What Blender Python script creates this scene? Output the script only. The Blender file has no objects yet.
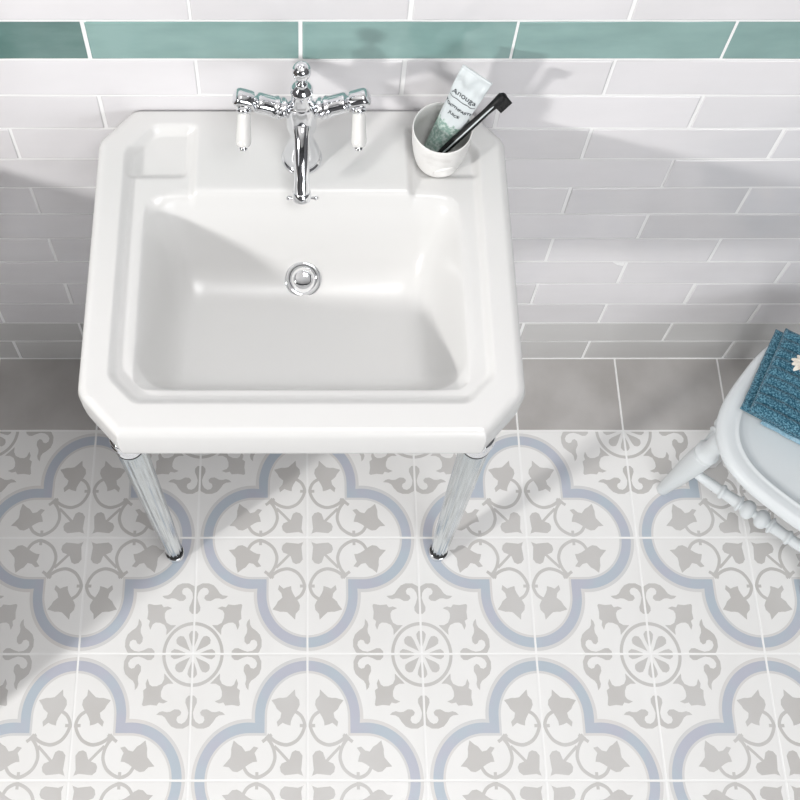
import bpy, bmesh, math, random
from mathutils import Vector, Matrix, noise
from mathutils.geometry import delaunay_2d_cdt
random.seed(7)
PI = math.pi
scene = bpy.context.scene
COL = scene.collection
T = 0.18                      # floor tile pitch
GAP = 0.7252 * T              # depth of the plain tile course along the wall
CRS = 0.4431 * T              # wall course height
PIT = 1.3693 * T              # wall tile pitch
XO = 0.0251 * T               # floor joint offset

# ------------------------------------------------------------------ helpers
def link(name, verts, faces, mats, parent=None, smooth=True, mi=None):
    me = bpy.data.meshes.new(name)
    me.from_pydata([tuple(v) for v in verts], [], faces)
    if not isinstance(mats, (list, tuple)): mats = [mats]
    for m in mats: me.materials.append(m)
    if mi: me.polygons.foreach_set('material_index', mi)
    me.polygons.foreach_set('use_smooth', [bool(smooth)] * len(me.polygons))
    me.update()
    o = bpy.data.objects.new(name, me)
    COL.objects.link(o)
    if parent:
        o.parent = parent
        o.matrix_parent_inverse = parent.matrix_world.inverted()
    return o

def thing(name, label, cat, loc=(0, 0, 0), group=None):
    o = bpy.data.objects.new(name, None)
    COL.objects.link(o)
    o.empty_display_size = 0.05
    o.location = loc
    o.matrix_world = Matrix.Translation(loc)
    tag(o, label, cat, group)
    return o

def tag(o, label, cat, group=None):
    o['label'] = label; o['category'] = cat
    if group: o['group'] = group
    return o

def struct(o):
    o['kind'] = 'structure'; return o

class MB:
    def __init__(s): s.v = []; s.f = []; s.m = []
    def add(s, v, f, m=0):
        n = len(s.v); s.v += [Vector(p) for p in v]
        s.f += [tuple(i + n for i in q) for q in f]; s.m += [m] * len(f)
    def build(s, name, mats, parent=None, smooth=True):
        return link(name, s.v, s.f, mats, parent, smooth, s.m)

def frame(d):
    d = Vector(d).normalized()
    a = Vector((0, 0, 1)) if abs(d.z) < .9 else Vector((1, 0, 0))
    u = a.cross(d).normalized(); v = d.cross(u)
    return u, v, d

def lathe(prof, org=(0, 0, 0), d=(0, 0, 1), n=32, ripple=None):
    """prof: list of (radius, height along d)"""
    u, v, w = frame(d); org = Vector(org)
    vs = []; fs = []
    for r, h in prof:
        for k in range(n):
            a = 2 * PI * k / n
            rr = max(r, 1e-5)
            if ripple: rr *= 1 + ripple(a, h)
            vs.append(org + w * h + (u * math.cos(a) + v * math.sin(a)) * rr)
    for i in range(len(prof) - 1):
        for k in range(n):
            k2 = (k + 1) % n
            fs.append((i * n + k, i * n + k2, (i + 1) * n + k2, (i + 1) * n + k))
    fs.append(tuple(range(n - 1, -1, -1)))
    fs.append(tuple((len(prof) - 1) * n + k for k in range(n)))
    return vs, fs

def rounded(pts, k=4, r=.3):
    """soften a profile polyline by corner cutting"""
    for _ in range(k):
        q = [pts[0]]
        for a, b in zip(pts, pts[1:]):
            q.append((a[0] * (1 - r) + b[0] * r, a[1] * (1 - r) + b[1] * r))
            q.append((a[0] * r + b[0] * (1 - r), a[1] * r + b[1] * (1 - r)))
        q.append(pts[-1]); pts = q; r = .25
    return pts

def sweep(path, radii, n=20, flat=None):
    """round tube along points"""
    P = [Vector(p) for p in path]; vs = []; fs = []
    side = None
    for i, p in enumerate(P):
        d = (P[min(i + 1, len(P) - 1)] - P[max(i - 1, 0)]).normalized()
        if side is None: u, v, _ = frame(d)
        else:
            v = d.cross(side).normalized(); u = v.cross(d).normalized()
        side = u
        r = radii[i] if isinstance(radii, (list, tuple)) else radii
        for k in range(n):
            a = 2 * PI * k / n
            vs.append(p + u * (r * math.cos(a)) + v * (r * math.sin(a) * (flat or 1)))
    for i in range(len(P) - 1):
        for k in range(n):
            k2 = (k + 1) % n
            fs.append((i * n + k, i * n + k2, (i + 1) * n + k2, (i + 1) * n + k))
    fs.append(tuple(range(n - 1, -1, -1)))
    fs.append(tuple((len(P) - 1) * n + k for k in range(n)))
    return vs, fs

def box(x0, x1, y0, y1, z0, z1):
    v = [(x, y, z) for z in (z0, z1) for y in (y0, y1) for x in (x0, x1)]
    f = [(0, 2, 3, 1), (4, 5, 7, 6), (0, 1, 5, 4), (1, 3, 7, 5), (3, 2, 6, 7), (2, 0, 4, 6)]
    return v, f

def sm(a, b, x):
    t = min(1, max(0, (x - a) / (b - a))); return t * t * (3 - 2 * t)

def bez(pts, n=12):
    """Catmull-Rom through points"""
    P = [Vector(p) for p in pts]; out = []
    Q = [P[0] * 2 - P[1]] + P + [P[-1] * 2 - P[-2]]
    for i in range(1, len(Q) - 2):
        a, b, c, d = Q[i - 1:i + 3]
        for k in range(n):
            t = k / n
            out.append(.5 * ((2 * b) + (c - a) * t + (2 * a - 5 * b + 4 * c - d) * t * t + (3 * b - a - 3 * c + d) * t ** 3))
    out.append(P[-1]); return out

# ------------------------------------------------------------------ materials
def s2l(c):
    return tuple(((x / 255) / 12.92 if x / 255 <= .04045 else ((x / 255 + .055) / 1.055) ** 2.4) for x in c)

def mat(name, col, rough=.5, metal=0., spec=.5, coat=0., ior=None, trans=0., var=None, bump=None, sheen=0):
    """var=(scale, colour2, lo, hi): noise mix; bump=(scale,strength,distance)"""
    m = bpy.data.materials.new(name); m.use_nodes = True
    nt = m.node_tree; b = nt.nodes['Principled BSDF']
    b.inputs['Base Color'].default_value = (*col, 1)
    b.inputs['Roughness'].default_value = rough
    b.inputs['Metallic'].default_value = metal
    b.inputs['Specular IOR Level'].default_value = spec
    b.inputs['Coat Weight'].default_value = coat
    b.inputs['Coat Roughness'].default_value = .05
    b.inputs['Transmission Weight'].default_value = trans
    b.inputs['Sheen Weight'].default_value = sheen
    if ior: b.inputs['IOR'].default_value = ior
    tc = nt.nodes.new('ShaderNodeTexCoord')
    if var:
        nz = nt.nodes.new('ShaderNodeTexNoise'); nz.inputs['Scale'].default_value = var[0]
        nz.inputs['Detail'].default_value = 5
        nt.links.new(tc.outputs['Object'], nz.inputs['Vector'])
        rp = nt.nodes.new('ShaderNodeValToRGB')
        rp.color_ramp.elements[0].position = var[2]; rp.color_ramp.elements[1].position = var[3]
        rp.color_ramp.elements[0].color = (*col, 1); rp.color_ramp.elements[1].color = (*var[1], 1)
        nt.links.new(nz.outputs['Fac'], rp.inputs['Fac'])
        nt.links.new(rp.outputs['Color'], b.inputs['Base Color'])
    if bump:
        nb = nt.nodes.new('ShaderNodeTexNoise'); nb.inputs['Scale'].default_value = bump[0]
        nb.inputs['Detail'].default_value = 3
        nt.links.new(tc.outputs['Object'], nb.inputs['Vector'])
        bp = nt.nodes.new('ShaderNodeBump'); bp.inputs['Strength'].default_value = bump[1]
        bp.inputs['Distance'].default_value = bump[2]
        nt.links.new(nb.outputs['Fac'], bp.inputs['Height'])
        nt.links.new(bp.outputs['Normal'], b.inputs['Normal'])
    return m

def glaze(name, c0, c1, rough, mottle, msc, bumpd=.0015):
    """tile glaze: shade between c0 and c1 by each tile's own random value plus a mottling noise"""
    m = mat(name, c0, rough, spec=.5, bump=(14, .35, bumpd))
    nt = m.node_tree; b = nt.nodes['Principled BSDF']
    at = nt.nodes.new('ShaderNodeAttribute'); at.attribute_name = 'tile_shade'
    tc = nt.nodes.new('ShaderNodeTexCoord')
    mp = nt.nodes.new('ShaderNodeMapping'); mp.inputs['Scale'].default_value = (1, 1, 2.2)
    nz = nt.nodes.new('ShaderNodeTexNoise'); nz.inputs['Scale'].default_value = msc
    nz.inputs['Detail'].default_value = 4
    nt.links.new(tc.outputs['Object'], mp.inputs['Vector']); nt.links.new(mp.outputs['Vector'], nz.inputs['Vector'])
    ma = nt.nodes.new('ShaderNodeMath'); ma.operation = 'MULTIPLY_ADD'
    ma.inputs[1].default_value = mottle; ma.inputs[2].default_value = -mottle * .5
    nt.links.new(nz.outputs['Fac'], ma.inputs[0])
    ad = nt.nodes.new('ShaderNodeMath'); ad.operation = 'ADD'; ad.use_clamp = True
    nt.links.new(ma.outputs[0], ad.inputs[0]); nt.links.new(at.outputs['Fac'], ad.inputs[1])
    mx = nt.nodes.new('ShaderNodeMix'); mx.data_type = 'RGBA'
    mx.inputs[6].default_value = (*c0, 1); mx.inputs[7].default_value = (*c1, 1)
    nt.links.new(ad.outputs[0], mx.inputs[0]); nt.links.new(mx.outputs[2], b.inputs['Base Color'])
    return m

M = {}
M['wall_white'] = glaze('white tile glaze', (.67, .658, .672), (.79, .775, .795), .12, .7, 9)
M['wall_teal'] = glaze('teal tile glaze', (.10, .19, .175), (.26, .41, .39), .1, .8, 12)
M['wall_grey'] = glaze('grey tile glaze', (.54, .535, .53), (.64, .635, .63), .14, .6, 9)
M['grout'] = mat('white grout', (.90, .90, .90), .8, bump=(400, .2, .0004))
M['fl_grout'] = mat('floor grout', (.90, .90, .895), .8)
M['fl_white'] = mat('floor tile off white', (.81, .805, .795), .38, var=(7, (.85, .848, .84), .3, .7))
M['fl_grey'] = mat('floor tile grey print', (.535, .52, .505), .38, var=(6, (.585, .575, .565), .35, .65))
M['fl_blue'] = mat('floor tile blue print', (.46, .525, .59), .38, var=(13, (.485, .50, .58), .4, .6))
M['fl_edge'] = mat('floor tile pale band edge', (.70, .68, .665), .38, var=(11, (.65, .655, .66), .35, .65))
M['fl_plain'] = mat('floor tile plain grey', (.39, .372, .36), .42, var=(9, (.51, .495, .485), .3, .7))
M['ceramic'] = mat('white ceramic', (.68, .677, .67), .27, spec=.5, coat=0.)
M['porcelain'] = mat('white porcelain lever', (.72, .715, .70), .14, coat=.3)
M['chrome'] = mat('polished chrome', (.80, .81, .83), .05, metal=1)
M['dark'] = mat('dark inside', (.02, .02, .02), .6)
M['leg_metal'] = mat('fluted leg chrome', (.50, .545, .56), .09, metal=1)
M['paint'] = mat('ceiling paint', (.82, .81, .80), .7)
M['paint_dim'] = mat('grey wall paint', (.085, .085, .09), .7)
M['blocker'] = mat('dark panel paint', (.09, .065, .05), .7)  # dark warm finish for the unseen shadow blocker
M['cup'] = mat('white marbled cup', (.80, .79, .775), .35, var=(26, (.60, .585, .56), .58, .8))
M['tube'] = mat('white tube plastic', (.62, .665, .68), .35)
M['tube_green'] = mat('green tube print', (.25, .37, .325), .4, var=(260, (.52, .61, .575), .46, .60))
M['ink'] = mat('dark ink', (.05, .06, .07), .6)
M['black'] = mat('black plastic', (.006, .006, .0065), .5, spec=.3)
M['bristle'] = mat('black bristle', (.01, .01, .01), .8)
M['stool'] = mat('pale grey blue paint', (.68, .715, .73), .4, var=(5, (.70, .735, .75), .3, .7))
M['towel'] = mat('blue terry cotton', (.020, .085, .135), 1., spec=.1, sheen=.25, var=(420, (.15, .34, .44), .44, .64), bump=(600, .9, .002))
M['towel_pale'] = mat('pale blue towel hem', (.20, .36, .46), 1., spec=.1, sheen=.3, var=(200, (.33, .50, .60), .4, .6), bump=(600, .7, .001))
M['petal'] = mat('cream petal', (.80, .74, .63), .7, var=(60, (.86, .83, .77), .3, .7))
M['pollen'] = mat('flower centre', (.55, .38, .16), .8)

# ------------------------------------------------------------------ room shell
RX0, RX1, RY0, RZ1 = -2.4, 1.9, -3.0, 2.75

def floor_pattern():
    """one tile, corner A (quatrefoil centre) at 0,0 and corner B (rosette centre) at 1,1"""
    W = lambda x, y: ((x - 40) / (676 + .035 * (y - 48)), (y - 48) / 717)
    polys = []            # grey print outlines
    sym = lambda P: [P, [(b, a) for a, b in P]]
    leaf = [W(*p) for p in ((398, 122), (418, 106), (440, 95), (466, 99), (490, 122), (524, 126), (503, 150), (482, 176), (479, 200), (480, 222), (468, 270),
                            (440, 247), (420, 236), (398, 208), (372, 214), (350, 236), (324, 229), (345, 200), (336, 180), (329, 152), (350, 150), (372, 140))]
    polys += sym(leaf)
    def stroke(P, w):
        P = [Vector(p) for p in P]; L = []; R = []
        for i, p in enumerate(P):
            d = (P[min(i + 1, len(P) - 1)] - P[max(i - 1, 0)]).normalized()
            n = Vector((-d.y, d.x)) * w / 2
            L.append(tuple(p + n)); R.append(tuple(p - n))
        return L + R[::-1]
    ring = [Vector(W(*p)) for p in ((408, 128), (385, 92), (356, 72), (325, 66), (285, 82), (248, 115), (228, 165), (232, 210), (250, 252), (282, 292))]
    ring = [tuple(p) for p in bez(ring, 5)]
    polys += sym(stroke(ring, .028))
    polys += sym(stroke([W(326, 48), W(327, 60), W(328, 95)], .026))
    polys.append(stroke([W(248, 302), W(302, 262)], .026))
    heart = [W(*p) for p in ((62, 74), (95, 86), (130, 82), (170, 78), (192, 96), (198, 122), (188, 142), (168, 150), (152, 156))]
    polys.append(heart + [(b, a) for a, b in heart[::-1]])
    polys.append(stroke([W(140, 145), W(190, 197), W(232, 238)], .024))
    # rosette
    def B(p): return (1 - p[0], 1 - p[1])
    arc = lambda r0, r1: [B((r0 * math.cos(a), r0 * math.sin(a))) for a in [PI / 2 * k / 16 for k in range(-1, 18)]] + \
                         [B((r1 * math.cos(a), r1 * math.sin(a))) for a in [PI / 2 * k / 16 for k in range(17, -2, -1)]]
    polys.append(arc(.240, .268))
    pet = [(.034, 0), (.08, .016), (.13, .036), (.165, .042), (.190, .024), (.197, 0)]
    def petal(ang, half=False, k=1.):
        pts = pet + ([(a, -b) for a, b in pet[-2:0:-1]])
        c, s_ = math.cos(ang), math.sin(ang)
        return [B((k * (a * c - b * s_), k * (a * s_ + b * c))) for a, b in pts]
    for a in (0, PI / 4, PI / 2): polys.append(petal(a))
    orn = [W(*p) for p in ((447, 463), (488, 470), (527, 466), (540, 484), (565, 478), (592, 489), (560, 503), (550, 520), (552, 548), (566, 578), (592, 592), (625, 592))]
    polys.append(orn + [(b, a) for a, b in orn[::-1]])
    scroll = [W(*p) for p in ((526, 414), (560, 410), (578, 398), (594, 372), (615, 348), (645, 336), (685, 336), (716, 352), (735, 378), (739, 450), (746, 524), (716, 523), (699, 505),
                              (697, 482), (708, 455), (716, 425), (710, 395), (696, 374), (676, 362), (655, 367), (645, 384), (650, 402), (668, 412), (674, 428), (660, 443),
                              (634, 445), (606, 430), (585, 428), (562, 434), (542, 428))]
    polys += sym(scroll)
    # quatrefoil band: nested outlines
    def quat(r, c, straight=False):
        P = []
        if straight:
            a1 = math.pi / 2
            half = [(c + r * math.cos(a1 * k / 24), r * math.sin(a1 * k / 24)) for k in range(25)] + [(r, r)]
        else:
            u = (c + math.sqrt(max(0, 2 * r * r - c * c))) / 2
            a1 = math.atan2(u, u - c)
            half = [(c + r * math.cos(a1 * k / 26), r * math.sin(a1 * k / 26)) for k in range(27)]
        return [(0, 0)] + half + [(b, a) for a, b in half[-2::-1]]
    rings = [quat(.478, .497), quat(.449, .497), quat(.366, .497, True), quat(.346, .497, True)]
    e = .0095
    sq = [(e, e), (1 - e, e), (1 - e, 1 - e), (e, 1 - e)]
    P = []; E = []
    def addp(L):
        n = len(P); k = len(L)
        P.extend(Vector(p) for p in L); E.extend((n + i, n + (i + 1) % k) for i in range(k))
    for L in polys + rings + [sq]: addp(L)
    vs, es, fs, _, _, _ = delaunay_2d_cdt(P, E, [], 0, 1e-5)
    def inside(p, L):
        x, y = p; c = False; j = len(L) - 1
        for i in range(len(L)):
            xi, yi = L[i]; xj, yj = L[j]
            if (yi > y) != (yj > y) and x < (xj - xi) * (y - yi) / (yj - yi) + xi: c = not c
            j = i
        return c
    boxes = [(min(a for a, b in L), max(a for a, b in L), min(b for a, b in L), max(b for a, b in L)) for L in polys]
    tris = []; mi = []
    for f in fs:
        c = sum((vs[i] for i in f), Vector((0, 0))) / 3
        if not (e < c.x < 1 - e and e < c.y < 1 - e): continue
        area = abs((vs[f[1]] - vs[f[0]]).cross(vs[f[2]] - vs[f[0]]))
        if area < 1e-9: continue
        k = 0
        lv = [inside(c, L) for L in rings]
        if lv[0] and not lv[1]: k = 3
        elif lv[1] and not lv[2]: k = 2
        elif lv[2] and not lv[3]: k = 3
        else:
            for L, bb in zip(polys, boxes):
                if bb[0] <= c.x <= bb[1] and bb[2] <= c.y <= bb[3] and inside(c, L): k = 1; break
        tris.append(tuple(f)); mi.append(k)
    return [(v.x, v.y) for v in vs], tris, mi

def build_floor():
    pv, pt, pm = floor_pattern()
    used = sorted({i for t in pt for i in t}); rem = {u: k for k, u in enumerate(used)}
    pv = [pv[i] for i in used]; pt = [tuple(rem[i] for i in t) for t in pt]
    mb = MB()
    ex = .0095 * T
    i0 = int(RX0 / T) - 1; i1 = int(RX1 / T) + 1
    jn = int((-RY0 - GAP) / T) + 1
    for j in range(jn):
        for i in range(i0, i1):
            near = -1.0 < i * T < 1.1 and j < 9
            xa = (i + (0 if i % 2 == 0 else 1)) * T + XO; sx = T if i % 2 == 0 else -T
            ya = -GAP - (j if j % 2 == 1 else j + 1) * T; sy = -T if j % 2 == 1 else T
            flip = sx * sy < 0
            n = len(mb.v)
            V = [(xa + u * sx, ya + v * sy, 0) for u, v in pv]
            F = [t[::-1] if flip else t for t in pt]
            # keep winding upward
            a, b, c = (Vector(V[k]) for k in F[0])
            if (b - a).cross(c - a).z < 0: F = [t[::-1] for t in F]
            mb.v += [Vector(p) for p in V]; mb.f += [tuple(k + n for k in t) for t in F]; mb.m += pm
            x0, x1 = i * T + XO + ex, (i + 1) * T + XO - ex
            y1, y0 = -GAP - j * T - ex, -GAP - (j + 1) * T + ex
            b = .0016
            mb.add([(x0, y0, 0), (x1, y0, 0), (x1, y1, 0), (x0, y1, 0), (x0, y0, -b), (x1, y0, -b), (x1, y1, -b), (x0, y1, -b)],
                   [(0, 4, 5, 1), (1, 5, 6, 2), (2, 6, 7, 3), (3, 7, 4, 0)], 0)
    for i in range(i0, i1):            # plain course along the wall
        x0, x1 = i * T + XO + ex, (i + 1) * T + XO - ex
        y0, y1 = -GAP + ex, -ex
        b = .0016
        mb.add([(x0, y0, 0), (x1, y0, 0), (x1, y1, 0), (x0, y1, 0), (x0, y0, -b), (x1, y0, -b), (x1, y1, -b), (x0, y1, -b)],
               [(0, 1, 2, 3), (0, 4, 5, 1), (1, 5, 6, 2), (2, 6, 7, 3), (3, 7, 4, 0)], 4)
    mb.add([(RX0 - .1, RY0 - .1, -.0008), (RX1 + .1, RY0 - .1, -.0008), (RX1 + .1, .1, -.0008), (RX0 - .1, .1, -.0008)], [(0, 1, 2, 3)], 5)
    mb.add(*box(RX0 - .1, RX1 + .1, RY0 - .1, .1, -.12, -.002), 5)
    struct(mb.build('floor', [M['fl_white'], M['fl_grey'], M['fl_blue'], M['fl_edge'], M['fl_plain'], M['fl_grout']], smooth=False))
build_floor()

def build_wall():
    mb = MB(); shade = []
    nc = int(RZ1 / CRS) + 1
    u0 = -.0388
    NX, NZ = 14, 5
    rnd = random.Random(3)
    for m in range(nc):
        off = .5 if m % 2 == 1 else 0.
        for k in range(-11, 9):
            xa = (k + off + u0) * PIT + XO; xb = xa + PIT
            if xb < RX0 - .1 or xa > RX1 + .1: continue
            g = .0021
            dx = [rnd.uniform(-.0007, .0007) for _ in range(4)]
            tx, tz = rnd.uniform(-.0022, .0022), rnd.uniform(-.009, .009)
            ph = rnd.uniform(0, 50)
            s = rnd.gauss(.55, .22)
            mi = 0
            if m == 12:
                mi = 1; s = rnd.uniform(.62, .95)
                if xb < -.2 and xa > -.6: s = .12          # the dark teal tile at the left
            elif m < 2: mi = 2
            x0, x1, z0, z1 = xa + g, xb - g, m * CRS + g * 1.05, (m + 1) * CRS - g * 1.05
            us = [0, .0035, .009, .02] + [q / 10 for q in range(1, 10)] + [.98, .991, .9965, 1]
            ws = [0, .012, .03, .06, .3, .5, .7, .94, .97, .988, 1]
            V = []
            for b in ws:
                for a in us:
                    x = x0 + (x1 - x0) * a; z = z0 + (z1 - z0) * b
                    ez = .0006 * noise.noise((x * 22, ph, 3.)) * (1 if b in (0, 1) else 0)
                    exx = (dx[0] if a < .5 else dx[1]) if a < .01 or a > .99 else 0
                    edge = a in (0, 1) or b in (0, 1)
                    bulge = .0006 * noise.noise((x * 9, ph, z * 22)) + tx * (a - .5) + tz * (b - .5) * .11
                    y = -.0003 - bulge * .7 if not edge else .0003
                    V.append((x + exx, y + (0 if edge else .0), z + ez))
            nu = len(us); F = []
            for b in range(len(ws) - 1):
                for a in range(nu - 1):
                    F.append((b * nu + a, b * nu + a + 1, (b + 1) * nu + a + 1, (b + 1) * nu + a))
            mb.add(V, F, mi); shade += [s] * len(F)
    mb.add([(RX0 - .1, .0006, -.12), (RX1 + .1, .0006, -.12), (RX1 + .1, .0006, RZ1 + .1), (RX0 - .1, .0006, RZ1 + .1)], [(0, 1, 2, 3)], 3); shade += [0]
    v, f = box(RX0 - .1, RX1 + .1, .002, .12, -.12, RZ1 + .1); mb.add(v, f, 3); shade += [0] * len(f)
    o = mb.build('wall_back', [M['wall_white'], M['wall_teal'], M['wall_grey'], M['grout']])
    at = o.data.attributes.new('tile_shade', 'FLOAT', 'FACE'); at.data.foreach_set('value', shade)
    struct(o)
build_wall()

def slab(name, *b, m='paint'):
    v, f = box(*b); return struct(link(name, v, f, M[m], smooth=False))
slab('wall_left', RX0 - .1, RX0, RY0, .0, 0, RZ1, m='paint_dim')
slab('wall_right', RX1, RX1 + .1, RY0, .0, 0, RZ1, m='paint_dim')
slab('wall_front', RX0 - .1, RX1 + .1, RY0 - .1, RY0, 0, RZ1, m='paint_dim')
slab('ceiling', RX0 - .1, RX1 + .1, RY0 - .1, .1, RZ1, RZ1 + .1)
slab('shadow_blocker', -.64, -.56, -.64, -.0025, .0, .80, m='blocker')  # added block, out of view, to shade the lower left wall and floor

# ------------------------------------------------------------------ washbasin
BX = -.0033; RZ = .8454; FD = .415
def smin(a, b, k=.012):
    h = max(k - abs(a - b), 0) / k
    return min(a, b) - h * h * k / 4
def half_w(d):
    return smin(smin(.2490, .2105 + .87 * d, .006), .2015 + (FD - d) * .96, .009)
def rr_dist(x, d, hx, d0, d1, r):
    """inside distance to a rounded rectangle |x|<hx, d0<d<d1"""
    cx = abs(x) - (hx - r); cy = abs(d - (d0 + d1) / 2) - ((d1 - d0) / 2 - r)
    o = math.hypot(max(cx, 0), max(cy, 0)) + min(max(cx, cy), 0) - r
    return -o
def top_z(x, d):
    ax = abs(x)
    s = min((half_w(d) - ax) * .96, FD - d)
    if .34 < d or d < .06: s = min(s, (half_w(d) - ax) * .74 if half_w(d) < .243 else s)
    z = RZ
    r = .011
    if s < r: z -= r - math.sqrt(max(0, r * r - (r - max(s, 0)) ** 2))
    # inner step of the rim
    st = smin(smin(.2165 - ax, .379 - d, .006), (.2165 - ax + .379 - d - .031) * .72, .006)
    st = smin(st, d - .022, .006); st = smin(st, (.2165 - ax + d - .022 - .034) * .72, .006)
    deck = sm(.137, .126, ax) * sm(.128, .112, d)
    led = sm(-.001, .010, st)
    z -= .0085 * led * (1 - deck)
    # soap recess in each back corner
    rec = sm(.0, .007, smin(ax - .136, .094 - d + .0 * ax, .012)) * led
    rec *= 1 - deck
    z -= .0045 * rec
    # bowl
    b = rr_dist(x, d, .1885, .117, .360, .050)
    if b > -.012:
        lip = sm(-.010, .012, b)
        fx = min(1, max(0, (.1885 - ax)) / .075); ff = min(1, max(0, .360 - d) / .060); fb = min(1, max(0, d - .117) / .15)
        g = lambda t, p: 1 - (1 - t) ** p
        inn = min(1, max(0, b) / .05)
        dep = g(fx, 3.2) * g(ff, 3.2) * g(fb, 3.4) * (.35 + .65 * g(inn, 2.4))
        rd = math.hypot(x * .6, (d - .19)) / .18
        bottom = .108 - .016 * min(1.3, rd) ** 1.3
        z -= lip * .004 + bottom * dep
    return z

def build_basin():
    root = thing('washbasin', 'white ceramic console washbasin with chamfered corners, fixed to the tiled wall on two front legs', 'sink', (BX, -.20, 0))
    NX, NY = 300, 230
    V = []; F = []
    for j in range(NY + 1):
        t = j / NY
        d = .003 + (FD - .003) * (math.sin(PI / 2 * t) * .75 + t * .25)
        w = half_w(d)
        for i in range(NX + 1):
            s = -1 + 2 * i / NX
            x = w * (math.sin(PI / 2 * s) * .75 + s * .25)
            V.append((BX + x, -d, top_z(x, d)))
    n1 = NX + 1
    dr = (0.0, .186)
    for j in range(NY):
        for i in range(NX):
            q = (j * n1 + i, (j + 1) * n1 + i, (j + 1) * n1 + i + 1, j * n1 + i + 1)
            F.append(q)
    loop = [i for i in range(NX + 1)] + [j * n1 + NX for j in range(1, NY + 1)] + [NY * n1 + i for i in range(NX - 1, -1, -1)] + [j * n1 for j in range(NY - 1, 0, -1)]
    cx, cy = BX, -.21
    def ring(sc, z, off=0):
        base = len(V)
        for k in loop:
            x, y, _ = V[k]
            yy = cy + (y - cy) * sc if y < cy else cy + (y - cy) * min(1, sc + .02 if sc < 1 else 1)
            V.append((cx + (x - cx) * sc, yy, z))
        return list(range(base, base + len(loop)))
    L = [loop]
    for sc, z in ((1.004, .828), (1.003, .805), (1.000, .786), (.994, .779), (.978, .776), (.90, .776), (.86, .755), (.80, .725), (.66, .704), (.3, .700)):
        L.append(ring(sc, z))
    for a, b in zip(L, L[1:]):
        n = len(a)
        for k in range(n):
            F.append((a[k], a[(k + 1) % n], b[(k + 1) % n], b[k]))
    F.append(tuple(L[-1][::-1]))
    bod = link('basin', V, F, M['ceramic'], root)
    # waste fitting
    zc = top_z(0, .183)
    org = Vector((BX + .0015, -.183, zc))
    e = .004
    nrm = Vector(((top_z(-e, .183) - top_z(e, .183)) / (2 * e), (top_z(0, .183 + e) - top_z(0, .183 - e)) / (2 * e), 1)).normalized()
    w = MB()
    w.add(*lathe([(.0226, -.004), (.0228, .001), (.0222, .0022), (.0205, .0028), (.0165, .0022), (.0145, .0006), (.0138, -.006)], org, nrm, 48))
    wo = w.build('waste_ring', M['chrome'], root)
    p = MB()
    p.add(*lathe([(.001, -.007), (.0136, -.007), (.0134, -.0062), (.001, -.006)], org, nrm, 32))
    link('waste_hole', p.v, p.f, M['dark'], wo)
    g = MB(); g.add(*lathe(rounded([(.004, -.006), (.0118, -.004), (.0122, .000), (.0115, .0022), (.007, .0036), (.0001, .0040)], 2), org, nrm, 40))
    g.build('plug', M['chrome'], root)
    # overflow bar under the spout
    oz = top_z(0, .122)
    o = MB()
    pts = [(BX - .0185, -.1195, top_z(-.0185, .1195) + .000), (BX + .0195, -.1195, top_z(.0195, .1195) + .000)]
    a, b = Vector(pts[0]), Vector(pts[1])
    o.add(*sweep([a, a.lerp(b, .06), a.lerp(b, .14), a.lerp(b, .5), a.lerp(b, .86), a.lerp(b, .94), b], [.0020, .0034, .0020, .0010, .0020, .0034, .0020], 14))
    o.build('overflow_fitting', M['chrome'], root)
    # legs
    for k in (-1, 1):
        foot = Vector((-.2095, -.338, 0)) if k < 0 else Vector((.2170, -.336, 0))
        top = Vector((-.2035, -.392, .778)) if k < 0 else Vector((.1985, -.391, .778))
        ax = top - foot; Ln = ax.length; ax.normalize()
        legs = bpy.data.objects.new('leg', None); COL.objects.link(legs); legs.location = foot
        legs.matrix_world = Matrix.Translation(foot); legs.parent = root; legs.matrix_parent_inverse = root.matrix_world.inverted()
        fl = lambda a, h: .030 * math.cos(a * 14)
        mb = MB()
        mb.add(*lathe([(.0005, .034), (.0120, .034), (.0128, .038), (.0135, .10), (.0158, .40), (.0172, Ln - .055), (.0165, Ln - .044), (.0005, Ln - .044)], foot, ax, 120, fl))
        mb.build('shaft', M['leg_metal'], legs)
        for pr in ([(.001, .0335), (.0136, .0335), (.0141, .0345), (.0141, .0365), (.0136, .0375), (.001, .0375)],
                   [(.001, Ln - .048), (.0172, Ln - .048), (.0178, Ln - .047), (.0178, Ln - .0455), (.0172, Ln - .0445), (.001, Ln - .0445)]):
            mb = MB(); mb.add(*lathe(pr, foot, ax, 40))
            wa = mb.build('washer', M['dark'], legs); wa['label'] = 'black washer at the shaft end'
        mb = MB(); mb.add(*lathe(rounded([(.001, .0), (.0125, .0), (.0145, .004), (.0142, .012), (.0115, .018), (.0150, .023), (.0155, .030), (.0148, .034), (.006, .034), (.001, .034)], 2), foot, ax, 40))
        mb.build('foot', M['chrome'], legs)
        mb = MB(); mb.add(*lathe(rounded([(.001, Ln - .0445), (.0165, Ln - .0445), (.0185, Ln - .040), (.0175, Ln - .033), (.0150, Ln - .029), (.0185, Ln - .022), (.0205, Ln - .014), (.0190, Ln - .006), (.0180, Ln + .004), (.001, Ln + .004)], 2), foot, ax, 44))
        mb.build('collar', M['chrome'], legs)
build_basin()

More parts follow.
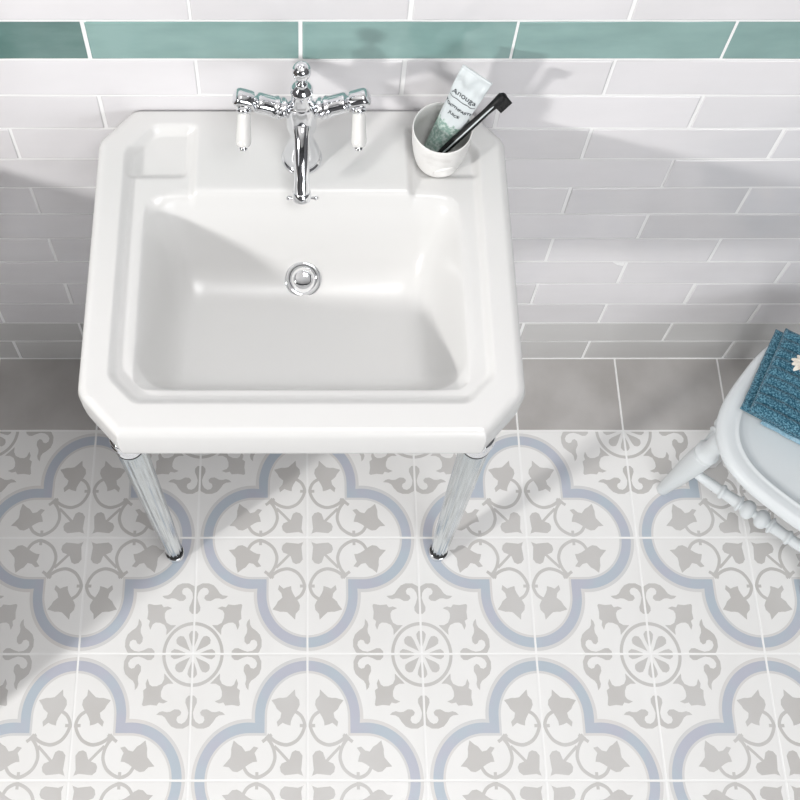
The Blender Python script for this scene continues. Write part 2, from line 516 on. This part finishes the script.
# ------------------------------------------------------------------ mixer tap
def build_tap():
    c = Vector((-.0033, -.070, RZ - .0004))
    root = thing('mixer_tap', 'polished chrome mixer tap with two white porcelain levers standing on the back of the basin', 'tap', c)
    mb = MB()
    prof = [(.001, 0), (.0245, 0), (.0250, .003), (.0235, .006), (.0205, .009), (.0225, .012), (.0215, .020), (.0175, .034), (.0140, .048), (.0130, .062), (.0145, .070), (.0175, .076),
            (.0180, .090), (.0178, .108), (.0170, .120), (.0150, .128), (.0128, .133), (.0120, .140), (.0120, .152), (.0130, .155), (.0132, .158), (.0105, .163), (.0070, .167), (.0050, .169)]
    mb.add(*lathe(rounded(prof, 2), c, (0, 0, 1), 48))
    mb.build('body', M['chrome'], root)
    mb = MB()
    cc = c - Vector((0, 0, .004))
    mb.add(*lathe(rounded([(.0045, .168), (.0065, .170), (.0072, .174), (.0060, .178), (.0035, .180), (.0030, .183), (.0040, .185), (.0065, .187), (.0098, .193), (.0108, .199), (.0100, .205), (.0070, .210), (.0035, .2115), (.0030, .2125), (.0001, .2128)], 2), cc, (0, 0, 1), 36))
    mb.build('pop_up_knob', M['chrome'], root)
    # spout
    p = bez([c + Vector((0, -.004, .098)), c + Vector((0, -.022, .094)), c + Vector((0, -.045, .072)), c + Vector((0, -.059, .051)), c + Vector((0, -.0675, .037))], 8)
    R = [.0125 - .0035 * sm(0, .35, i / (len(p) - 1)) + .0008 * sm(.6, 1, i / (len(p) - 1)) for i in range(len(p))]
    mb = MB(); mb.add(*sweep(p, R, 28))
    sp = mb.build('spout', M['chrome'], root)
    d = (p[-1] - p[-2]).normalized(); q = p[-1]
    mb = MB(); mb.add(*lathe(rounded([(.001, -.004), (.0098, -.004), (.0112, -.001), (.0112, .005), (.0104, .009), (.0085, .010), (.001, .010)], 2), q, d, 32))
    mb.build('spout_nozzle', M['chrome'], sp)
    # arms
    for k in (-1, 1):
        d = Vector((k * .88, 0, .44)).normalized()
        o = c + Vector((0, 0, .106))
        mb = MB()
        mb.add(*lathe(rounded([(.006, .004), (.0100, .008), (.0100, .022), (.0130, .024), (.0140, .0265), (.0128, .029), (.0118, .030), (.0132, .0325), (.0136, .035), (.0120, .036), (.0122, .055), (.0112, .058), (.0065, .060), (.0052, .064), (.003, .066)], 1, .2), o, d, 36))
        mb.build('valve_body', M['chrome'], root)
        h = o + d * .0725
        mb = MB()
        mb.add(*lathe(rounded([(.001, -.0090), (.0108, -.0090), (.0116, -.0065), (.0116, .006), (.0105, .0105), (.0065, .0125), (.0001, .0128)], 2), h, d, 32))
        hd = mb.build('handle', M['chrome'], root)
        l = Vector((-.05 * k * 0 + (-.02 if k < 0 else .0), -.80, -.58)).normalized()
        mb = MB()
        mb.add(*lathe(rounded([(.006, .006), (.0085, .011), (.0088, .0145), (.0062, .0165), (.0062, .0185)], 1), h, l, 28))
        mb.build('lever_collar', M['chrome'], hd)
        mb = MB()
        mb.add(*lathe(rounded([(.0062, .0165), (.0076, .018), (.0076, .028), (.0086, .043), (.0089, .048), (.0080, .053), (.0050, .0555), (.001, .0555)], 2), h, l, 28))
        lv = mb.build('lever', M['porcelain'], hd); lv['label'] = 'white porcelain lever'
        mb = MB()
        mb.add(*lathe(rounded([(.0030, .053), (.0046, .0545), (.0048, .0575), (.0036, .0595), (.0001, .0600)], 2), h, l, 24))
        mb.build('lever_tip', M['chrome'], hd)
build_tap()

# ------------------------------------------------------------------ cup, tube, brush
CUP = Vector((.1622, -.0685, .8328)); CH = .084
def rad_at(z):
    P = [(0, .018), (.002, .0215), (.007, .0255), (.018, .0290), (.034, .0318), (.054, .0343), (.08, .0355)]
    for (a, b), (c, d) in zip(P, P[1:]):
        if z <= c: return b + (d - b) * (z - a) / (c - a)
    return .0355
def build_cup():
    root = thing('tumbler', 'small white marbled tumbler standing on the back right corner of the basin', 'cup', CUP)
    mb = MB()
    out = [(.001, .0), (.017, .0), (.0215, .002), (.0255, .007), (.0290, .018), (.0318, .034), (.0343, .054), (.0352, .070), (.0355, CH - .001), (.0346, CH), (.0336, CH - .001),
           (.0332, .069), (.0323, .054), (.0298, .034), (.0265, .016), (.021, .0075), (.001, .0055)]
    mb.add(*lathe(rounded(out, 1), CUP, (0, 0, 1), 56))
    mb.build('cup_body', M['cup'], root)
    # raised round medallion on the front
    mb = MB()
    a = math.radians(-78)
    dirv = Vector((math.cos(a), math.sin(a), 0))
    V = []; F = []
    n = 40
    rings = [(.0, .0016), (.0118, .0017), (.0136, .0015), (.0146, .0002), (.0148, -.0016)]
    cz = .029
    for r, off in rings:
        for k in range(n):
            t = 2 * PI * k / n
            du, dz = r * math.cos(t), r * math.sin(t)
            z = cz + dz
            rad = float(rad_at(z))
            ang = a + du / rad
            V.append(CUP + Vector((math.cos(ang) * (rad + off), math.sin(ang) * (rad + off), z)))
    for i in range(len(rings) - 1):
        for k in range(n): F.append((i * n + k, (i + 1) * n + k, (i + 1) * n + (k + 1) % n, i * n + (k + 1) % n))
    F.append(tuple(range(n)))
    link('medallion', V, F, M['cup'], root)
build_cup()

def build_tube():
    lo = Vector((.1560, -.0650, .8515)); hi = Vector((.1950, -.0480, .9985))
    root = thing('toothpaste_tube', 'crumpled white and pale green toothpaste tube leaning in the tumbler', 'toothpaste', lo)
    d = (hi - lo); L = d.length; d.normalize()
    cam = Vector((0, -.8988, 2.329))
    nrm = (cam - (lo + hi) / 2); nrm = (nrm - d * nrm.dot(d)).normalized()
    nrm = (nrm + d.cross(nrm) * -.10).normalized()
    u = d.cross(nrm).normalized()
    u = -u if u.x < 0 else u
    NS, NK = 40, 36
    V = []; F = []; mi = []
    prof = lambda t: (.0140 + .0055 * sm(.0, 1, t), .0095 * (1 - sm(.15, .97, t)) + .0012)
    def surf(t, a):
        w, h = prof(t)
        ca, sa = math.cos(a), math.sin(a)
        p = lo + d * (L * t) + u * (w * ca) + nrm * (h * sa)
        cr = noise.noise((t * 7, ca * 2.2, 4.)) * .0030 + noise.noise((t * 13, ca * 3.5, 9.)) * .0011
        cr += (.0045 * noise.noise((t * 9, ca * 1.7, 21.)) - .003 * max(0, ca - .25)) * sm(.74, .86, t)
        return p + nrm * cr * (1 - sm(.93, 1, t)) * sm(.0, .15, t)
    for i in range(NS + 1):
        for k in range(NK): V.append(surf(i / NS, 2 * PI * k / NK))
    for i in range(NS):
        for k in range(NK):
            F.append((i * NK + k, i * NK + (k + 1) % NK, (i + 1) * NK + (k + 1) % NK, (i + 1) * NK + k))
            wob = noise.noise((k * .6, 2., 1.)) * .05
            mi.append(1 if i / NS < .42 + wob else 0)
    F.append(tuple(range(NK - 1, -1, -1))); mi.append(1)
    F.append(tuple(NS * NK + k for k in range(NK))); mi.append(0)
    link('tube_body', V, F, [M['tube'], M['tube_green']], root, mi=mi)
    mb = MB()
    for s in (-1, 1):
        pass
    a = hi - u * .0198; b = hi + u * .0198
    mb.add(*sweep([a, a.lerp(b, .1), a.lerp(b, .5), a.lerp(b, .9), b], .0019, 12))
    mb.build('crimp', M['tube'], root)
    mb = MB(); mb.add(*lathe([(.001, -.0085), (.0088, -.0085), (.0092, -.004), (.0092, .002), (.001, .002)], lo, d, 24))
    mb.build('cap', M['tube_green'], root)
    def text(body, t, size, off=0., b=.00008):
        cu = bpy.data.curves.new('t', 'FONT'); cu.body = body; cu.size = size; cu.align_x = 'CENTER'; cu.offset = b
        tmp = bpy.data.objects.new('t', cu); COL.objects.link(tmp)
        dg = bpy.context.evaluated_depsgraph_get()
        me = bpy.data.meshes.new_from_object(tmp.evaluated_get(dg))
        vs = [v.co.copy() for v in me.vertices]; fs = [tuple(p.vertices) for p in me.polygons]
        bpy.data.objects.remove(tmp); bpy.data.meshes.remove(me)
        out = []
        for v in vs:
            tt = t + v.y / L
            w, h = prof(tt)
            ca = max(-.97, min(.97, (v.x + off) / w))
            out.append(surf(tt, math.acos(ca)) + nrm * .0005)
        return out, fs
    mb = MB()
    mb.add(*text('Anouga', .725, .0105)); mb.add(*text('TOOTHPASTE', .605, .0058, b=.00016)); mb.add(*text('JUICE', .525, .0060, b=.00016))
    ln = []
    for k in range(25):
        ca = -.93 + 1.86 * k / 24
        for dt in (.0, .006): ln.append(surf(.69 + dt, math.acos(ca)) + nrm * .0005)
    mb.add(ln, [(2 * k, 2 * k + 2, 2 * k + 3, 2 * k + 1) for k in range(24)])
    o = mb.build('lettering', M['ink'], root, smooth=False); o['label'] = 'dark printed lettering and rule'
build_tube()

def build_brush():
    lo = Vector((.1512, -.0885, .8690)); hi = Vector((.2276, -.0555, .9634))
    root = thing('toothbrush', 'black toothbrush leaning over the rim of the tumbler', 'toothbrush', lo)
    d = (hi - lo); L = d.length; d.normalize()
    cam = Vector((0, -.8988, 2.329))
    n = (cam - hi); n = (n - d * n.dot(d)).normalized(); u = d.cross(n).normalized()
    if u.z > 0: u = -u
    mb = MB()
    pts = [lo, lo + d * .03, lo + d * .07, lo + d * (L - .028), lo + d * (L - .012), hi, hi + d * .004]
    mb.add(*sweep(pts, [.0035, .0050, .0050, .0044, .0054, .0062, .0035], 18, None))
    # pale groove line sits along the handle
    mb.build('handle', M['black'], root)
    mb = MB()
    a = lo + d * .022 + n * .0044 + u * .0012; b = lo + d * (L - .014) + n * .0042 + u * .0010
    mb.add(*sweep([a, a.lerp(b, .5), b], .0010, 10))
    g = mb.build('grip_line', M['tube'], root); g['label'] = 'pale grey line along the handle'
    mb = MB()
    h0 = hi - d * .013
    rnd = random.Random(5)
    base = []
    for i in range(9):
        for k in (-1, 0, 1):
            q = h0 + d * (i * .0019) + n * (k * .0028)
            e = q + u * .0125 + d * rnd.uniform(-.0006, .0006) + n * rnd.uniform(-.0004, .0004)
            mb.add(*sweep([q, q.lerp(e, .5), e], [.0013, .0013, .0012], 7))
    mb.build('bristles', M['bristle'], root)
build_brush()

# ------------------------------------------------------------------ painted stool-chair
SC = Vector((.776, -.236)); ST = .300
E1 = Vector((.75, -.66)).normalized(); E2 = Vector((.66, .75)).normalized()
def seat_pt(ang, a, n=2.9):
    c, s_ = math.cos(ang), math.sin(ang)
    r = a / (abs(c) ** n + abs(s_) ** n) ** (1 / n)
    p = SC + E1 * (r * c) + E2 * (r * s_)
    return p
def build_chair():
    root = thing('chair', 'pale grey-blue painted wooden chair with turned legs under the folded towel', 'chair', (SC.x, SC.y, 0))
    V = []; F = []; N = 96
    A = .146
    prof = [(.30, ST - .030), (A - .030, ST - .030), (A - .012, ST - .027), (A - .003, ST - .020), (A, ST - .012), (A - .002, ST - .005), (A - .007, ST - .0008), (A - .013, ST), (A - .022, ST - .0006), (A - .0262, ST - .0016),
            (A - .0282, ST + .0002), (A - .0302, ST - .0012), (A - .033, ST - .0042), (A - .045, ST - .0058), (A - .08, ST - .0072), (.0005, ST - .0075)]
    prof[0] = (.0005, ST - .030)
    for a, z in prof:
        for k in range(N):
            p = seat_pt(2 * PI * k / N, a); V.append((p.x, p.y, z))
    for i in range(len(prof) - 1):
        for k in range(N): F.append((i * N + k, i * N + (k + 1) % N, (i + 1) * N + (k + 1) % N, (i + 1) * N + k))
    link('seat', V, F, M['stool'], root)
    feet = [Vector((.597, -.232, 0)), Vector((.806, -.402, 0)), Vector((.966, -.225, 0)), Vector((.772, -.045, 0))]
    tops = [Vector((.6300, -.2340, ST - .024)), Vector((.790, -.352, ST - .024)), Vector((.915, -.230, ST - .024)), Vector((.772, -.105, ST - .024))]
    def on(i, z): return feet[i].lerp(tops[i], z / (ST - .024))
    for f, t in zip(feet, tops):
        d = t - f; L = d.length
        mb = MB()
        pr = [(.001, 0), (.0085, 0), (.0098, .003), (.0110, .03), (.0150, .09), (.0178, .15), (.0185, .18), (.0178, .196), (.0178, .199), (.0150, .2005), (.0150, .2035), (.0190, .205), (.0192, .211), (.0160, .216), (.0140, .226), (.0140, .236), (.0155, L + .004), (.001, L + .004)]
        mb.add(*lathe(rounded(pr, 1), f, d, 32)); mb.build('leg', M['stool'], root)
    def stretcher(i, j, z):
        a, b = on(i, z), on(j, z); d = b - a; L = d.length
        h = L / 2
        half = [(.0062, .0), (.0075, .02), (.0082, h - .067), (.0080, h - .062), (.0122, h - .060), (.0122, h - .056), (.0082, h - .054), (.0098, h - .036), (.0100, h - .031), (.0138, h - .029), (.0138, h - .026), (.0080, h - .0245),
                (.0080, h - .0225), (.0138, h - .019), (.0160, h - .012), (.0138, h - .005), (.0066, h - .0020), (.0066, h - .0005)]
        half[2] = (.0092, h - .067)
        pr = half + [(r, L - q) for r, q in half[::-1]]
        mb = MB(); mb.add(*lathe(rounded(pr, 1), a, d, 28)); mb.build('stretcher', M['stool'], root)
    for i, j, z in ((0, 1, .125), (1, 2, .110), (2, 3, .125), (3, 0, .110)): stretcher(i, j, z)
build_chair()

# ------------------------------------------------------------------ towel and flower
TP = Vector((.6555, -.2105)); TA = Vector((.858, -.513)).normalized(); TB = Vector((.513, .858)).normalized()
def build_towel():
    root = thing('folded_towel', 'folded blue ribbed terry towel lying on the painted chair seat', 'towel', (TP.x + .08, TP.y + .02, ST))
    LA, LB = .215, .150
    def layer(name, z0, h, la, lb, oa, ob, m, ribs=True, seed=0.):
        NA, NB = 120, 110
        V = []; F = []
        def P(a, b, z): 
            q = TP + TA * a + TB * b
            return (q.x, q.y, z)
        def side(t, n):   # cluster near the ends
            return .5 - .5 * math.cos(PI * t)
        for lay in (0, 1):
            for j in range(NB + 1):
                for i in range(NA + 1):
                    a = side(i / NA, 0) * la; b = side(j / NB, 0) * lb
                    e = min(a, la - a, b, lb - b); r = h / 2
                    q = math.sqrt(max(0, 1 - (1 - min(e, r) / r) ** 2))
                    wav = .0016 * noise.noise((a * 25, b * 25, seed)) * q
                    fz = .0007 * noise.noise((a * 900, b * 900, seed)) * q
                    rb = (-.0042 * abs(math.cos(PI * b / .0165 + .5 * noise.noise((a * 18, b * 10, seed)))) ** 5) * q if ribs else 0
                    z = z0 + h / 2 + (h / 2 * q + wav + fz + rb if lay else -h / 2 * q)
                    jx = .0008 * noise.noise((b * 60, seed, z * 90)) * (1 - q); 
                    V.append(P(oa + a + jx, ob + b + .0010 * noise.noise((a * 60, seed + 3, 1.)), z))
        n1 = NA + 1; n2 = n1 * (NB + 1)
        for j in range(NB):
            for i in range(NA):
                k = j * n1 + i
                F.append((n2 + k, n2 + k + 1, n2 + k + n1 + 1, n2 + k + n1)); F.append((k, k + n1, k + n1 + 1, k + 1))
        for i in range(NA):
            F.append((i, i + 1, n2 + i + 1, n2 + i)); k = NB * n1 + i; F.append((k + 1, k, n2 + k, n2 + k + 1))
        for j in range(NB):
            k = j * n1; F.append((k + n1, k, n2 + k, n2 + k + n1)); k = j * n1 + NA; F.append((k, k + n1, n2 + k + n1, n2 + k))
        return link(name, V, F, M[m], root)
    z = ST + .0006
    layer('bottom_fold', z, .012, LA - .004, LB, .024, .003, 'towel_pale', False, 2.)
    layer('lower_fold', z + .0105, .014, LA, LB - .004, -.011, .004, 'towel', False, 5.)
    layer('upper_fold', z + .0235, .024, LA, LB, 0, 0, 'towel', True, 8.)
build_towel()

def build_flower():
    p = TP + TA * .047 + TB * .058
    c = Vector((p.x, p.y, ST + .0412))
    p0 = Vector((.7410, -.1455, ST + .0500)); c = p0
    root = thing('cream_flower', 'small cream white flower head lying on top of the blue towel', 'flower', c)
    mb = MB()
    rnd = random.Random(11)
    def petal(ang, L, w, tilt, z):
        dr = Vector((math.cos(ang), math.sin(ang), 0)); sd = Vector((-dr.y, dr.x, 0)); V = []; F = []
        n = 8
        for lay in (0, 1):
            for i in range(n + 1):
                t = i / n
                ww = w * (math.sin(PI * min(1, t * .82 + .12)) ** .8) + .0003
                for k in (-1, -.5, 0, .5, 1):
                    q = c + dr * (L * t) + sd * (ww * k) + Vector((0, 0, z + tilt * L * t - .35 * L * t * t + .0018 * abs(k) * math.sin(PI * t) - (.0007 if lay == 0 else 0)))
                    V.append(q)
        m = (n + 1) * 5
        for i in range(n):
            for k in range(4):
                a = i * 5 + k
                F.append((m + a, m + a + 5, m + a + 6, m + a + 1)); F.append((a, a + 1, a + 6, a + 5))
            a = i * 5; F.append((a, a + 5, m + a + 5, m + a)); a += 4; F.append((a + 5, a, m + a, m + a + 5))
        mb2 = MB(); mb2.add(V, F); mb2.build('petal', M['petal'], root)
    for k in range(10): petal(2 * PI * k / 10 + rnd.uniform(-.12, .12), rnd.uniform(.014, .0175), .0036, .25, .002)
    for k in range(8): petal(2 * PI * k / 8 + .3 + rnd.uniform(-.1, .1), rnd.uniform(.010, .0125), .0030, .55, .003)
    mb.add(*lathe(rounded([(.001, -.001), (.0042, -.0005), (.0046, .003), (.0032, .0056), (.0001, .0064)], 2), c, (0, 0, 1), 20))
    o = mb.build('flower_centre', M['pollen'], root); o['label'] = 'tan flower centre'
build_flower()

# ------------------------------------------------------------------ light
def area(name, loc, target, size, power, col=(1, 1, 1), shape='DISK', sy=None):
    l = bpy.data.lights.new(name, 'AREA'); l.shape = shape; l.size = size; l.energy = power; l.color = col
    if sy: l.size_y = sy
    o = bpy.data.objects.new(name, l); COL.objects.link(o); o.location = loc
    o.rotation_euler = (Vector(target) - Vector(loc)).to_track_quat('-Z', 'Y').to_euler()
    return o
area('left_lamp', (-2.1, -1.9, 1.88), (.05, -.2, .5), .24, 55, (1, .985, .96))
area('left_fill', (-2.3, -2.2, 1.85), (.1, -.2, .4), 1.1, 5, (.98, .99, 1), 'SQUARE')  # added soft fill from the left, no window is there
area('front_fill', (1.0, -2.9, 1.25), (.5, -.2, .3), 1.3, 35, (.97, .985, 1), 'SQUARE')  # added broad fill from behind the camera, the front wall has no window
area('overhead_fill', (.35, -.9, 2.72), (.35, -.5, 0), .6, 21, (1, 1, 1), 'SQUARE')  # added overhead fill, not an actual ceiling fitting
w = bpy.data.worlds.new('World'); scene.world = w; w.use_nodes = True
w.node_tree.nodes['Background'].inputs['Color'].default_value = (.9, .95, 1, 1)
w.node_tree.nodes['Background'].inputs['Strength'].default_value = .4

# ------------------------------------------------------------------ camera
f, cx, cy, th = 1396.91, 304.519, 99.476, 1.0193
cam = bpy.data.cameras.new('camera'); co = bpy.data.objects.new('camera', cam); COL.objects.link(co)
cam.sensor_width = 36; cam.lens = f / 800 * 36
cam.shift_x = (400 - cx) / 800; cam.shift_y = (cy - 400) / 800
cam.clip_start = .02
co.location = (0, -4.9936 * T, 12.9394 * T)
co.rotation_euler = (PI / 2 - th, 0, 0)
scene.camera = co
vs = scene.view_settings
vs.view_transform = 'Standard'; vs.look = 'None'; vs.exposure = -0.04; vs.gamma = 1; vs.use_curve_mapping = False
